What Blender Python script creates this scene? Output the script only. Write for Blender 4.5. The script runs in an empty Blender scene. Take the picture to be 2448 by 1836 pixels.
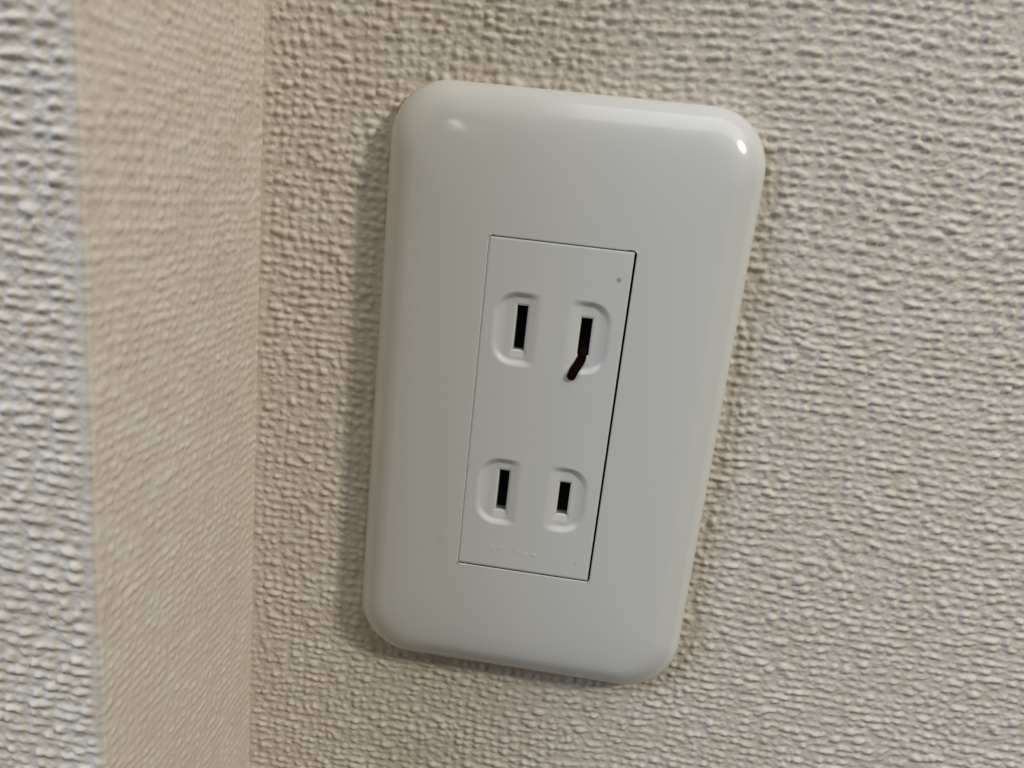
import bpy, math
import numpy as np
from mathutils import Matrix, Vector

M = 0.001                       # everything below is measured in millimetres
scene = bpy.context.scene
C = scene.collection

# ------------------------------------------------------------------ camera
cd = bpy.data.cameras.new('camera')
cam = bpy.data.objects.new('camera', cd); C.objects.link(cam)
r0 = Vector((0.9886, 0.1054, -0.1076)); r1 = Vector((0.1292, -0.9607, 0.2457)); r2 = Vector((-0.0774, -0.2568, -0.9633))
r2.normalize(); r1 = (r1 - r2*r1.dot(r2)).normalized(); r0 = r1.cross(r2).normalized()
m = Matrix.Identity(4)
for i in range(3):
    m[i][0] = r0[i]; m[i][1] = -r1[i]; m[i][2] = -r2[i]
m.translation = Vector((4.8844, 43.9769, 151.1053))*M
cam.matrix_world = m
cd.sensor_width = 36.0
cd.lens = 1840/2448*36
cd.clip_start = 0.002; cd.clip_end = 20
cd.dof.use_dof = True
cd.dof.focus_distance = 0.143
cd.dof.aperture_fstop = cd.lens/0.8
scene.camera = cam

# ------------------------------------------------------------------ world and lamps
w = bpy.data.worlds.new('World'); scene.world = w; w.use_nodes = True
bg = w.node_tree.nodes['Background']
bg.inputs[0].default_value = (1.0, 0.92, 0.80, 1); bg.inputs[1].default_value = 0.06

def area(name, loc, target, sx, sy, power, col):
    l = bpy.data.lights.new(name, 'AREA'); l.shape = 'RECTANGLE'; l.size = sx; l.size_y = sy
    l.energy = power; l.color = col
    o = bpy.data.objects.new(name, l); C.objects.link(o)
    o.location = loc
    d = Vector(target) - Vector(loc)
    o.rotation_euler = d.to_track_quat('-Z', 'Y').to_euler()
    return o
area('ceiling_light', (0.60, 1.05, 0.50), (0.60, 0, 0.50), 1.30, 0.80, 7.5, (0.95, 0.95, 1.0))
area('window_light', (-1.30, 0.80, 0.75), (-0.05, 0, 0.05), 1.0, 0.9, 25.0, (0.70, 0.785, 1.0))
area('room_light', (1.36, 1.05, 0.84), (0, 0, 0), 0.17, 0.17, 18.5, (1.0, 0.955, 0.84))
area('hall_lamp', (-0.42, 0.50, 1.50), (0, 0, 0), 0.04, 0.16, 0.38, (1.0, 0.97, 0.93))

scene.view_settings.view_transform = 'Standard'
scene.view_settings.look = 'None'
scene.view_settings.exposure = 0
scene.view_settings.gamma = 1

# ------------------------------------------------------------------ helpers
def mesh_grid(name, P, mat, mask=None, parent=None):
    """P: (ny, nx, 3) array in mm; mask: (ny-1, nx-1) bool of the faces to keep."""
    ny, nx = P.shape[:2]
    idx = np.arange(ny*nx).reshape(ny, nx)
    q = np.stack([idx[:-1, :-1], idx[:-1, 1:], idx[1:, 1:], idx[1:, :-1]], -1)
    q = q[mask] if mask is not None else q.reshape(-1, 4)
    used = np.unique(q); remap = np.zeros(ny*nx, np.int64); remap[used] = np.arange(len(used))
    return mesh_quads(name, P.reshape(-1, 3)[used], remap[q], mat, parent)

def mesh_quads(name, V, Q, mat, parent=None, smooth=True):
    me = bpy.data.meshes.new(name)
    V = np.asarray(V, np.float64)*M; Q = np.asarray(Q, np.int32)
    me.vertices.add(len(V)); me.vertices.foreach_set('co', V.astype(np.float32).ravel())
    me.loops.add(Q.size); me.loops.foreach_set('vertex_index', Q.ravel())
    k = Q.shape[1]
    me.polygons.add(len(Q)); me.polygons.foreach_set('loop_start', np.arange(0, Q.size, k, dtype=np.int32))
    try: me.polygons.foreach_set('loop_total', np.full(len(Q), k, np.int32))
    except Exception: pass
    me.update(calc_edges=True)
    me.polygons.foreach_set('use_smooth', np.full(len(Q), smooth))
    me.materials.append(mat); me.validate()
    o = bpy.data.objects.new(name, me); C.objects.link(o)
    if parent: o.parent = parent
    return o

def sstep(a, b, x):
    t = np.clip((x-a)/(b-a), 0, 1); return t*t*(3-2*t)

# ------------------------------------------------------------------ materials
def principled(name, col, rough, spec=0.5):
    mt = bpy.data.materials.new(name); mt.use_nodes = True
    b = mt.node_tree.nodes['Principled BSDF']
    b.inputs['Base Color'].default_value = (*col, 1); b.inputs['Roughness'].default_value = rough
    b.inputs['Specular IOR Level'].default_value = spec
    return mt, mt.node_tree, b

def noise(nt, scale, detail, co, rough=0.5):
    n = nt.nodes.new('ShaderNodeTexNoise'); n.inputs['Scale'].default_value = scale
    n.inputs['Detail'].default_value = detail; n.inputs['Roughness'].default_value = rough
    nt.links.new(co, n.inputs['Vector']); return n

WALLCOL = (0.612, 0.566, 0.472)
def wallpaper():
    mt, nt, b = principled('wallpaper', WALLCOL, 0.72, 0.25)
    tc = nt.nodes.new('ShaderNodeTexCoord')
    n = noise(nt, 130, 3, tc.outputs['Object'])
    cr = nt.nodes.new('ShaderNodeValToRGB')
    cr.color_ramp.elements[0].position = 0.3; cr.color_ramp.elements[1].position = 0.7
    a = WALLCOL
    cr.color_ramp.elements[0].color = (a[0]*0.955, a[1]*0.925, a[2]*0.90, 1)
    cr.color_ramp.elements[1].color = (a[0]*1.035, a[1]*1.045, a[2]*1.06, 1)
    nt.links.new(n.outputs['Fac'], cr.inputs['Fac']); nt.links.new(cr.outputs['Color'], b.inputs['Base Color'])
    f = noise(nt, 2600, 3, tc.outputs['Object'], 0.6)
    bp = nt.nodes.new('ShaderNodeBump'); bp.inputs['Strength'].default_value = 0.35; bp.inputs['Distance'].default_value = 0.00012
    nt.links.new(f.outputs['Fac'], bp.inputs['Height']); nt.links.new(bp.outputs['Normal'], b.inputs['Normal'])
    return mt
PAPER = wallpaper()

def plastic(name, col, rough, specks=()):
    mt, nt, b = principled(name, col, rough, 0.5)
    tc = nt.nodes.new('ShaderNodeTexCoord')
    f = noise(nt, 2200, 3, tc.outputs['Object'], 0.6)
    bp = nt.nodes.new('ShaderNodeBump'); bp.inputs['Strength'].default_value = 0.25; bp.inputs['Distance'].default_value = 0.000012
    nt.links.new(f.outputs['Fac'], bp.inputs['Height']); nt.links.new(bp.outputs['Normal'], b.inputs['Normal'])
    g = noise(nt, 60, 3, tc.outputs['Object'])
    mr = nt.nodes.new('ShaderNodeMapRange'); mr.inputs['To Min'].default_value = rough; mr.inputs['To Max'].default_value = rough+0.015
    nt.links.new(g.outputs['Fac'], mr.inputs['Value']); nt.links.new(mr.outputs['Result'], b.inputs['Roughness'])
    last = None
    for (x, y, r, strength, sc) in specks:          # tiny dirt specks stuck to the face
        d = nt.nodes.new('ShaderNodeVectorMath'); d.operation = 'DISTANCE'
        nn = noise(nt, sc, 2, tc.outputs['Object'])
        mx = nt.nodes.new('ShaderNodeMix'); mx.data_type = 'VECTOR'; mx.inputs['Factor'].default_value = 0.0006
        nt.links.new(tc.outputs['Object'], mx.inputs[4]); nt.links.new(nn.outputs['Color'], mx.inputs[5])
        cxyz = nt.nodes.new('ShaderNodeVectorMath'); cxyz.operation = 'MULTIPLY'; cxyz.inputs[1].default_value = (1, 1, 0)
        nt.links.new(mx.outputs[1], cxyz.inputs[0])
        nt.links.new(cxyz.outputs[0], d.inputs[0]); d.inputs[1].default_value = (x*M+0.0003, y*M+0.0003, 0)
        k = nt.nodes.new('ShaderNodeMapRange'); k.inputs['From Min'].default_value = 0; k.inputs['From Max'].default_value = r*M
        k.inputs['To Min'].default_value = strength; k.inputs['To Max'].default_value = 0
        nt.links.new(d.outputs['Value'], k.inputs['Value'])
        cm = nt.nodes.new('ShaderNodeMix'); cm.data_type = 'RGBA'
        nt.links.new(k.outputs['Result'], cm.inputs['Factor'])
        if last is None: cm.inputs[6].default_value = (*col, 1)
        else: nt.links.new(last, cm.inputs[6])
        cm.inputs[7].default_value = (0.10, 0.085, 0.07, 1)
        last = cm.outputs[2]
    if last is not None: nt.links.new(last, b.inputs['Base Color'])
    return mt
PLATE = plastic('cover_plastic', (0.63, 0.630, 0.592), 0.13, [(-17.8, -28.8, 1.6, 0.10, 900)])
FACE = plastic('socket_plastic', (0.64, 0.642, 0.605), 0.30, [(10.92, 28.03, 0.62, 0.8, 2000), (10.1, -29.9, 0.5, 0.35, 2000)])
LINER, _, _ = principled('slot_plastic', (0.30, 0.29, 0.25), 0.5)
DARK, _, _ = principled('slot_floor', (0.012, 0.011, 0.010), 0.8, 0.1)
BRASS, _, bb = principled('contact_metal', (0.10, 0.075, 0.04), 0.5); bb.inputs['Metallic'].default_value = 1

# ------------------------------------------------------------------ wallpaper relief
STEP = 0.22
def relief(seed, n=1164):
    """A tileable field of woven nubs, in mm, spacing STEP."""
    rng = np.random.default_rng(seed)
    fy = np.fft.fftfreq(n, STEP)[:, None]; fx = np.fft.fftfreq(n, STEP)[None, :]
    def band(cx, cy, lo):
        g = np.exp(-((fx*cx)**2 + (fy*cy)**2)*2.2)
        if lo: g = g*(1-np.exp(-((fx*lo)**2 + (fy*lo)**2)))
        h = np.real(np.fft.ifft2(np.fft.fft2(rng.standard_normal((n, n)))*g))
        return (h-h.mean())/h.std()
    L = n*STEP
    nc, nr = 120, 136                                 # threads across and down: pitch 2.1 x 1.9 mm
    v, u = np.meshgrid(np.arange(n)*STEP, np.arange(n)*STEP, indexing='ij')
    u = u*nc/L + 0.30*band(22, 22, 0) + 0.05*band(5, 5, 0)
    v = v*nr/L + 0.28*band(30, 20, 0) + 0.06*band(7, 5, 0)
    iu = np.floor(u).astype(int); iv = np.floor(v).astype(int)
    ju = rng.normal(0, 0.17, (nr, nc)); jv = rng.normal(0, 0.12, (nr, nc))
    am = np.clip(0.50+0.55*rng.gamma(1.4, 0.75, (nr, nc)), 0.0, 2.8)
    su = rng.uniform(0.19, 0.31, (nr, nc)); sv = rng.uniform(0.19, 0.27, (nr, nc))
    nub = np.zeros((n, n))
    for dv in (-1, 0, 1):
        for du in (-1, 0, 1):
            a = iu+du; b = iv+dv; am_i = (b % nr, a % nc)
            nub += am[am_i]*np.exp(-0.5*(((u-a-0.5-ju[am_i])/su[am_i])**2+((v-b-0.5-jv[am_i])/sv[am_i])**2))
    row = np.cos(2*np.pi*(v-0.5))*(0.6+0.4*band(6, 3, 0))
    col = np.cos(2*np.pi*(u-0.5))*(0.5+0.5*band(3, 6, 0))
    h = 1.25*nub/nub.std() + 0.22*row + 0.20*col + 0.26*band(1.5, 1.2, 5) + 0.34*band(0.7, 0.6, 1.5) + 0.16*band(4, 1.9, 6) + 0.2*band(12, 7, 40)
    h = (h-h.mean())/h.std()
    return np.where(h > 0, np.tanh(h*0.28)/0.28, np.tanh(h*0.7)/0.7)
def sampler(F):
    n = F.shape[0]
    def f(u, v):                                      # mm coordinates, bilinear
        a = (u/STEP) % n; b = (v/STEP) % n
        i = np.floor(a).astype(int) % n; j = np.floor(b).astype(int) % n
        s = a-np.floor(a); t = b-np.floor(b); i1 = (i+1) % n; j1 = (j+1) % n
        return (F[j, i]*(1-s)*(1-t)+F[j, i1]*s*(1-t)+F[j1, i]*(1-s)*t+F[j1, i1]*s*t)
    return f
def axis(lo, hi, flo, fhi, step=STEP):
    """fine between flo and fhi, growing steps out to lo and hi"""
    a = list(np.arange(flo, fhi+1e-6, step)); s = step
    while a[-1] < hi: s *= 1.12; a.append(a[-1]+s)
    s = step
    while a[0] > lo: s *= 1.12; a.insert(0, a[0]-s)
    return np.array(a)

CX, D = -61.1445, 54.7168           # inner corner x, pillar depth
AMP = 0.168
ys = axis(-330, 330, -122, 92)
# main wall
RW = sampler(relief(11))
xs = axis(CX-3, 420, CX-1.0, 122)
X, Y = np.meshgrid(xs, ys)
flat = 0.35 + 0.65*sstep(0.2, 2.0, X-CX)
wav = 0.25*np.sin(X/41+1)*np.sin(Y/57)
Z = AMP*RW(X+300, Y+300)*flat + wav*0.3
inpl = (np.abs(X) < 29) & (np.abs(Y) < 54)
Z = np.where(inpl, Z-0.6, Z)
wall = mesh_grid('wall', np.stack([X, Y, Z], -1), PAPER)
wall['kind'] = 'structure'
wall['label'] = 'wall in grey beige woven texture wallpaper behind the outlet'

# pillar: side face, rounded outer corner, front face
RP = sampler(relief(23))
r = 0.8
side_len = D + 3 - r
arc_len = r*math.pi/2
us = axis(0, side_len+arc_len+330, 0, side_len+arc_len+34)
us = us[us >= 0]
def path(u):
    px = np.empty_like(u); pz = np.empty_like(u); nx_ = np.empty_like(u); nz_ = np.empty_like(u)
    a = u < side_len; c = u > side_len+arc_len; b = ~a & ~c
    px[a] = CX; pz[a] = -3+u[a]; nx_[a] = 1; nz_[a] = 0
    th = (u[b]-side_len)/r
    px[b] = CX-r+r*np.cos(th); pz[b] = D-r+r*np.sin(th); nx_[b] = np.cos(th); nz_[b] = np.sin(th)
    px[c] = CX-r-(u[c]-side_len-arc_len); pz[c] = D; nx_[c] = 0; nz_[c] = 1
    return px, pz, nx_, nz_
px, pz, nx_, nz_ = path(us)
U, Y = np.meshgrid(us, ys)
ce = np.abs(U-(side_len+arc_len/2))
flat = np.where(U < side_len, 0.44, 0.35+0.65*sstep(0.5, 2.6, ce))
H = AMP*1.05*RP(U+100, Y+310)*flat
P = np.stack([px[None, :]+nx_[None, :]*H, Y, pz[None, :]+nz_[None, :]*H], -1)
pil = mesh_grid('pillar', P[:, ::-1], PAPER)
pil['kind'] = 'structure'
pil['label'] = 'papered pillar with a cream side face and rounded corner beside the outlet'

# ------------------------------------------------------------------ the outlet
outlet = bpy.data.objects.new('wall_outlet', None); C.objects.link(outlet)
outlet.empty_display_size = 0.02
outlet['label'] = 'white double two-slot wall outlet with rounded cover plate on textured wallpaper'
outlet['category'] = 'wall outlet'

HI = 8.0                                    # height of the face above the wall
OX0, OX1, OY0, OY1 = -13.80, 13.50, -33.62, 33.50      # opening in the plate
NC, NE, NF = 20, 14, 30                     # segments per corner, per short and long edge
def rrect(x0, x1, y0, y1, rad):
    """rounded rectangle as a fixed number of points, anticlockwise from the right edge"""
    pts = []
    cs = [(x1-rad, y1-rad, 0), (x0+rad, y1-rad, 90), (x0+rad, y0+rad, 180), (x1-rad, y0+rad, 270)]
    for k, (cx, cy, a0) in enumerate(cs):
        for i in range(NC+1):
            a = math.radians(a0+90*i/NC); pts.append((cx+rad*math.cos(a), cy+rad*math.sin(a)))
        nx2 = cs[(k+1) % 4]; a = math.radians(a0+90)
        s = np.array([cx+rad*math.cos(a), cy+rad*math.sin(a)])
        e = np.array([nx2[0]+rad*math.cos(a), nx2[1]+rad*math.sin(a)])
        n = NE if k in (0, 2) else NF
        for i in range(1, n): pts.append(tuple(s+(e-s)*i/n))
    return np.array(pts)
rings = []
W2, H2, R0, WL, HT = 34.75, 60.0, 11.0, 35.15, 60.35
def add_ring(p, z): rings.append(np.column_stack([p, np.full(len(p), z)]))
add_ring(rrect(-WL+.6, W2-.6, -H2+.6, HT-.6, R0-.6), -0.5)
add_ring(rrect(-WL+.1, W2-.1, -H2+.1, HT-.1, R0-.1), 0.6)
add_ring(rrect(-WL, W2, -H2, HT, R0), 1.2)
S_END = 21.0
for k in range(1, 57):                       # one continuous bulge from the rim to the opening
    t = k/56
    s = S_END*t**1.7
    z = 1.2+(HI-1.2)*(1-(1-s/S_END)**4.4)**0.60
    e = s/S_END; g = sstep(0.25, 1.0, e)     # the rings turn from the outline into the opening
    x0 = (-WL+s)*(1-g)+(OX0-0.25)*g; x1 = (W2-s)*(1-g)+(OX1+0.25)*g
    sy_ = s*(1+0.25*g)
    y0 = (-H2+sy_)*(1-g)+(OY0-0.25)*g; y1 = (HT-sy_)*(1-g)+(OY1+0.25)*g
    add_ring(rrect(x0, x1, y0, y1, R0*(1-e)**0.85+0.35), z)
add_ring(rrect(OX0-0.03, OX1+0.03, OY0-0.03, OY1+0.03, 0.12), HI-0.005)
add_ring(rrect(OX0, OX1, OY0, OY1, 0.1), HI-0.04)
add_ring(rrect(OX0, OX1, OY0, OY1, 0.1), HI-0.16)
add_ring(rrect(OX0-0.7, OX1+0.7, OY0-0.7, OY1+0.7, 0.1), HI-0.55)
add_ring(rrect(OX0-0.7, OX1+0.7, OY0-0.7, OY1+0.7, 0.1), HI-3.0)
n = len(rings[0]); V = np.concatenate(rings); Q = []
for k in range(len(rings)-1):
    i = np.arange(n); j = (i+1) % n
    Q.append(np.column_stack([k*n+i, k*n+j, (k+1)*n+j, (k+1)*n+i]))
cover = mesh_quads('cover_plate', V, np.concatenate(Q), PLATE, outlet)

# socket body in the opening
IX0, IX1, IY0, IY1 = OX0+0.07, OX1-0.42, OY0+0.27, OY1-0.15
SLOTS = [(-6.22, 16.85, 2.05, 8.6), (6.10, 16.70, 2.15, 7.1), (-6.20, -16.50, 2.05, 8.6), (6.08, -16.45, 2.2, 6.9)]
RECESS = [(-11.9, -2.3, 9.3, 23.8), (2.0, 11.2, 9.3, 23.6), (-11.8, -2.4, -23.9, -9.5), (2.1, 11.1, -23.7, -9.6)]
def sdf(x, y, rc, left):
    x0, x1, y0, y1 = rc; cx, cy = (x0+x1)/2, (y0+y1)/2; hx, hy = (x1-x0)/2, (y1-y0)/2
    outer = (x < cx) if left else (x > cx)
    rad = np.where(outer, 4.8, 1.5)
    qx = np.abs(x-cx)-hx+rad; qy = np.abs(y-cy)-hy+rad
    return np.minimum(np.maximum(qx, qy), 0)+np.hypot(np.maximum(qx, 0), np.maximum(qy, 0))-rad
def cuts(lo, hi, special, step):
    a = np.linspace(lo, hi, int(round((hi-lo)/step))+1)
    for s in special:
        i = np.argmin(np.abs(a-s)); a[i] = s
    return a
sx = sorted({v for (cx, cy, w_, h_) in SLOTS for v in (cx-w_/2, cx+w_/2)})
sy = sorted({v for (cx, cy, w_, h_) in SLOTS for v in (cy-h_/2, cy+h_/2)})
gx = cuts(IX0, IX1, sx, 0.13); gy = cuts(IY0, IY1, sy, 0.13)
X, Y = np.meshgrid(gx, gy)
Z = np.full(X.shape, HI)
DEPTH = 0.64
SD = []
for k, rc in enumerate(RECESS):
    d = sdf(X, Y, rc, k % 2 == 0); SD.append(d)
    x0, x1, y0, y1 = rc
    outer = -X if k % 2 == 0 else X
    e0, e1 = (2.2, 11.6)
    # steep near the curved outer rim, almost level towards the middle of the socket
    dep = DEPTH*(0.22+0.78*sstep(e0, e0+4.0, outer))
    Z -= dep*sstep(0.0, 1.4, -d)*sstep(-0.6, 3.0, np.minimum(X-x0, x1-X))
for (cx, cy, w_, h_) in SLOTS:                # small chamfer round each slot mouth
    d = np.maximum(np.abs(X-cx)-w_/2, np.abs(Y-cy)-h_/2)
    Z -= 0.14*(1-sstep(-0.02, 0.38, d))
    below = (cy-h_/2)-Y                        # lead-in ramp under the slot
    if (cx, cy) != SLOTS[1][:2]: Z -= 0.25*np.clip(1-below/1.5, 0, 1)*(below > -0.01)*(1-sstep(-0.1, 0.5, np.abs(X-cx)-w_/2-0.15*below))
mk = np.random.default_rng(8)                 # worn, barely raised moulding marks near the lower edge
for k in range(26):
    mx_, my_ = mk.uniform(-10.5, 9.5), -29.4+mk.choice([-0.55, 0.0, 0.55])+mk.normal(0, 0.08)
    a_ = mk.choice([0.16, 0.4]); b_ = 0.16 if a_ > 0.2 else 0.34
    Z += 0.035*np.exp(-((X-mx_)/a_)**2-((Y-my_)/b_)**2)
edge = np.minimum(np.minimum(X-IX0, IX1-X), np.minimum(Y-IY0, IY1-Y))
Z -= 0.10*(1-sstep(0, 0.3, edge))
fx = (X[:-1, :-1]+X[1:, 1:])/2; fy = (Y[:-1, :-1]+Y[1:, 1:])/2
hole = np.zeros(fx.shape, bool)
for (cx, cy, w_, h_) in SLOTS: hole |= (np.abs(fx-cx) < w_/2-1e-4) & (np.abs(fy-cy) < h_/2-1e-4)
inrec = [sdf(fx, fy, rc, k % 2 == 0) < -0.02 for k, rc in enumerate(RECESS)]
anyrec = inrec[0] | inrec[1] | inrec[2] | inrec[3]
P = np.stack([X, Y, Z], -1)
body = mesh_grid('socket_body', P, FACE, mask=(~hole & ~anyrec), parent=outlet)
# side skirt of the body
def skirt(name, loop, z_to, mat, parent):
    loop = np.array(loop); low = loop.copy(); low[:, 2] = z_to; n = len(loop); i = np.arange(n); j = (i+1) % n
    return mesh_quads(name, np.concatenate([loop, low]), np.column_stack([i, i+n, j+n, j]), mat, parent, smooth=False)
rim = np.concatenate([P[0, :-1], P[:-1, -1], P[-1, :0:-1], P[:0:-1, 0]])
skirt('socket_side', rim, HI-3.5, FACE, body)
for k in range(4):
    mesh_grid('recess', P, FACE, mask=(inrec[k] & ~hole), parent=body)
    cx, cy, w_, h_ = SLOTS[k]
    ix = np.where((gx >= cx-w_/2-1e-6) & (gx <= cx+w_/2+1e-6))[0]; iy = np.where((gy >= cy-h_/2-1e-6) & (gy <= cy+h_/2+1e-6))[0]
    a, b_, c, d = ix[0], ix[-1], iy[0], iy[-1]
    loop = np.concatenate([P[c, a:b_], P[c:d, b_], P[d, b_:a:-1], P[d:c:-1, a]])[::-1]
    low1 = loop.copy(); low1[:, 2] = HI-2.9
    n = len(loop); i = np.arange(n); j = (i+1) % n
    # opening with plastic walls, then the dark cavity behind
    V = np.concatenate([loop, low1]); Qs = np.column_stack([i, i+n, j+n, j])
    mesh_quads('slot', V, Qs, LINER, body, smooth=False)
    x0, x1, y0, y1 = cx-w_/2, cx+w_/2, cy-h_/2, cy+h_/2
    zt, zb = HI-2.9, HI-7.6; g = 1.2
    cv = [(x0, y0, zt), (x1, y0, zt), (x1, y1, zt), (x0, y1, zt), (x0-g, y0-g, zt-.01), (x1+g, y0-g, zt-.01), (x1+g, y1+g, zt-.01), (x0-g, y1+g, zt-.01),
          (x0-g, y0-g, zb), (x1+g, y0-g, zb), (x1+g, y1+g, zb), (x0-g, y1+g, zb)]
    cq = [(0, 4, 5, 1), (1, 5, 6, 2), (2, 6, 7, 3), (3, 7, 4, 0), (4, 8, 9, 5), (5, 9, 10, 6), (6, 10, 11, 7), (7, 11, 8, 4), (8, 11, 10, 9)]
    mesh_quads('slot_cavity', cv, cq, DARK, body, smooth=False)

# dark box behind the gap round the body
bx = [(OX0-1, OY0-1), (OX1+1, OY0-1), (OX1+1, OY1+1), (OX0-1, OY1+1)]
mesh_quads('mounting_frame', [(x, y, HI-3.4) for x, y in bx]+[(x, y, HI-4.2) for x, y in bx],
           [(0, 1, 2, 3), (4, 7, 6, 5), (0, 4, 5, 1), (1, 5, 6, 2), (2, 6, 7, 3), (3, 7, 4, 0)], DARK, outlet, smooth=False)

# ------------------------------------------------------------------ dark red wire stub
WM, nt, b = principled('wire_coating', (0.028, 0.0035, 0.002), 0.7, 0.05)
tc = nt.nodes.new('ShaderNodeTexCoord'); nz = noise(nt, 260, 2, tc.outputs['Object'])
cr = nt.nodes.new('ShaderNodeValToRGB'); cr.color_ramp.elements[0].color = (0.002, 0.0006, 0.0005, 1); cr.color_ramp.elements[1].color = (0.008, 0.0003, 0.0002, 1)
cr.color_ramp.elements[0].position = 0.35; cr.color_ramp.elements[1].position = 0.68
nt.links.new(nz.outputs['Fac'], cr.inputs['Fac']); nt.links.new(cr.outputs['Color'], b.inputs['Base Color'])
bp = nt.nodes.new('ShaderNodeBump'); bp.inputs['Strength'].default_value = 0.15; bp.inputs['Distance'].default_value = 0.00005
nt.links.new(nz.outputs['Fac'], bp.inputs['Height']); nt.links.new(bp.outputs['Normal'], b.inputs['Normal'])
ctl = [(6.15, 15.4, 3.0, .95), (6.14, 14.6, 5.0, .98), (6.12, 13.9, 6.3, 1.0), (6.04, 13.0, 7.0, 1.0), (5.78, 11.9, 7.3, .96), (5.28, 10.8, 7.6, .92), (4.85, 9.9, 8.05, .90), (4.46, 8.85, 8.2, .88)]
def catmull(pts, n):
    pts = np.array(pts, float); pts = np.vstack([2*pts[0]-pts[1], pts, 2*pts[-1]-pts[-2]]); out = []
    for i in range(1, len(pts)-2):
        p0, p1, p2, p3 = pts[i-1:i+3]
        for t in np.linspace(0, 1, n, endpoint=False):
            out.append(0.5*((2*p1)+(-p0+p2)*t+(2*p0-5*p1+4*p2-p3)*t*t+(-p0+3*p1-3*p2+p3)*t**3))
    out.append(pts[-2]); return np.array(out)
cl = catmull(ctl, 6)
d = np.gradient(cl[:, :3], axis=0); d /= np.linalg.norm(d, axis=1)[:, None]
rng = np.random.default_rng(5)
# rounded far end
end, ed = cl[-1], d[-1]
ext = []
for k in range(1, 7):
    a = math.pi/2*k/6
    ext.append([*(end[:3]+ed*end[3]*0.8*math.sin(a)), end[3]*max(math.cos(a), 0.04)])
cl = np.vstack([cl, ext]); d = np.vstack([d, np.repeat(ed[None], 6, 0)])
NS = 20; V = []
up = np.array([1.0, 0, 0])
for i, (p, t) in enumerate(zip(cl, d)):
    s = up-t*np.dot(up, t); s /= np.linalg.norm(s); q = np.cross(t, s)
    wob = 1+0.02*math.sin(i*0.4)
    for k in range(NS):
        a = 2*math.pi*k/NS
        V.append(p[:3]+(s*math.cos(a)+q*math.sin(a))*p[3]*wob*(1+0.03*math.sin(3*a+i*.5))*np.array([1, 1, 0.62]))
Q = []
for i in range(len(cl)-1):
    for k in range(NS):
        Q.append((i*NS+k, i*NS+(k+1) % NS, (i+1)*NS+(k+1) % NS, (i+1)*NS+k))
wire = mesh_quads('wire_stub', V, Q, WM)
wire['label'] = 'bent dark red wire stub sticking out of the upper right slot'
wire['category'] = 'wire'
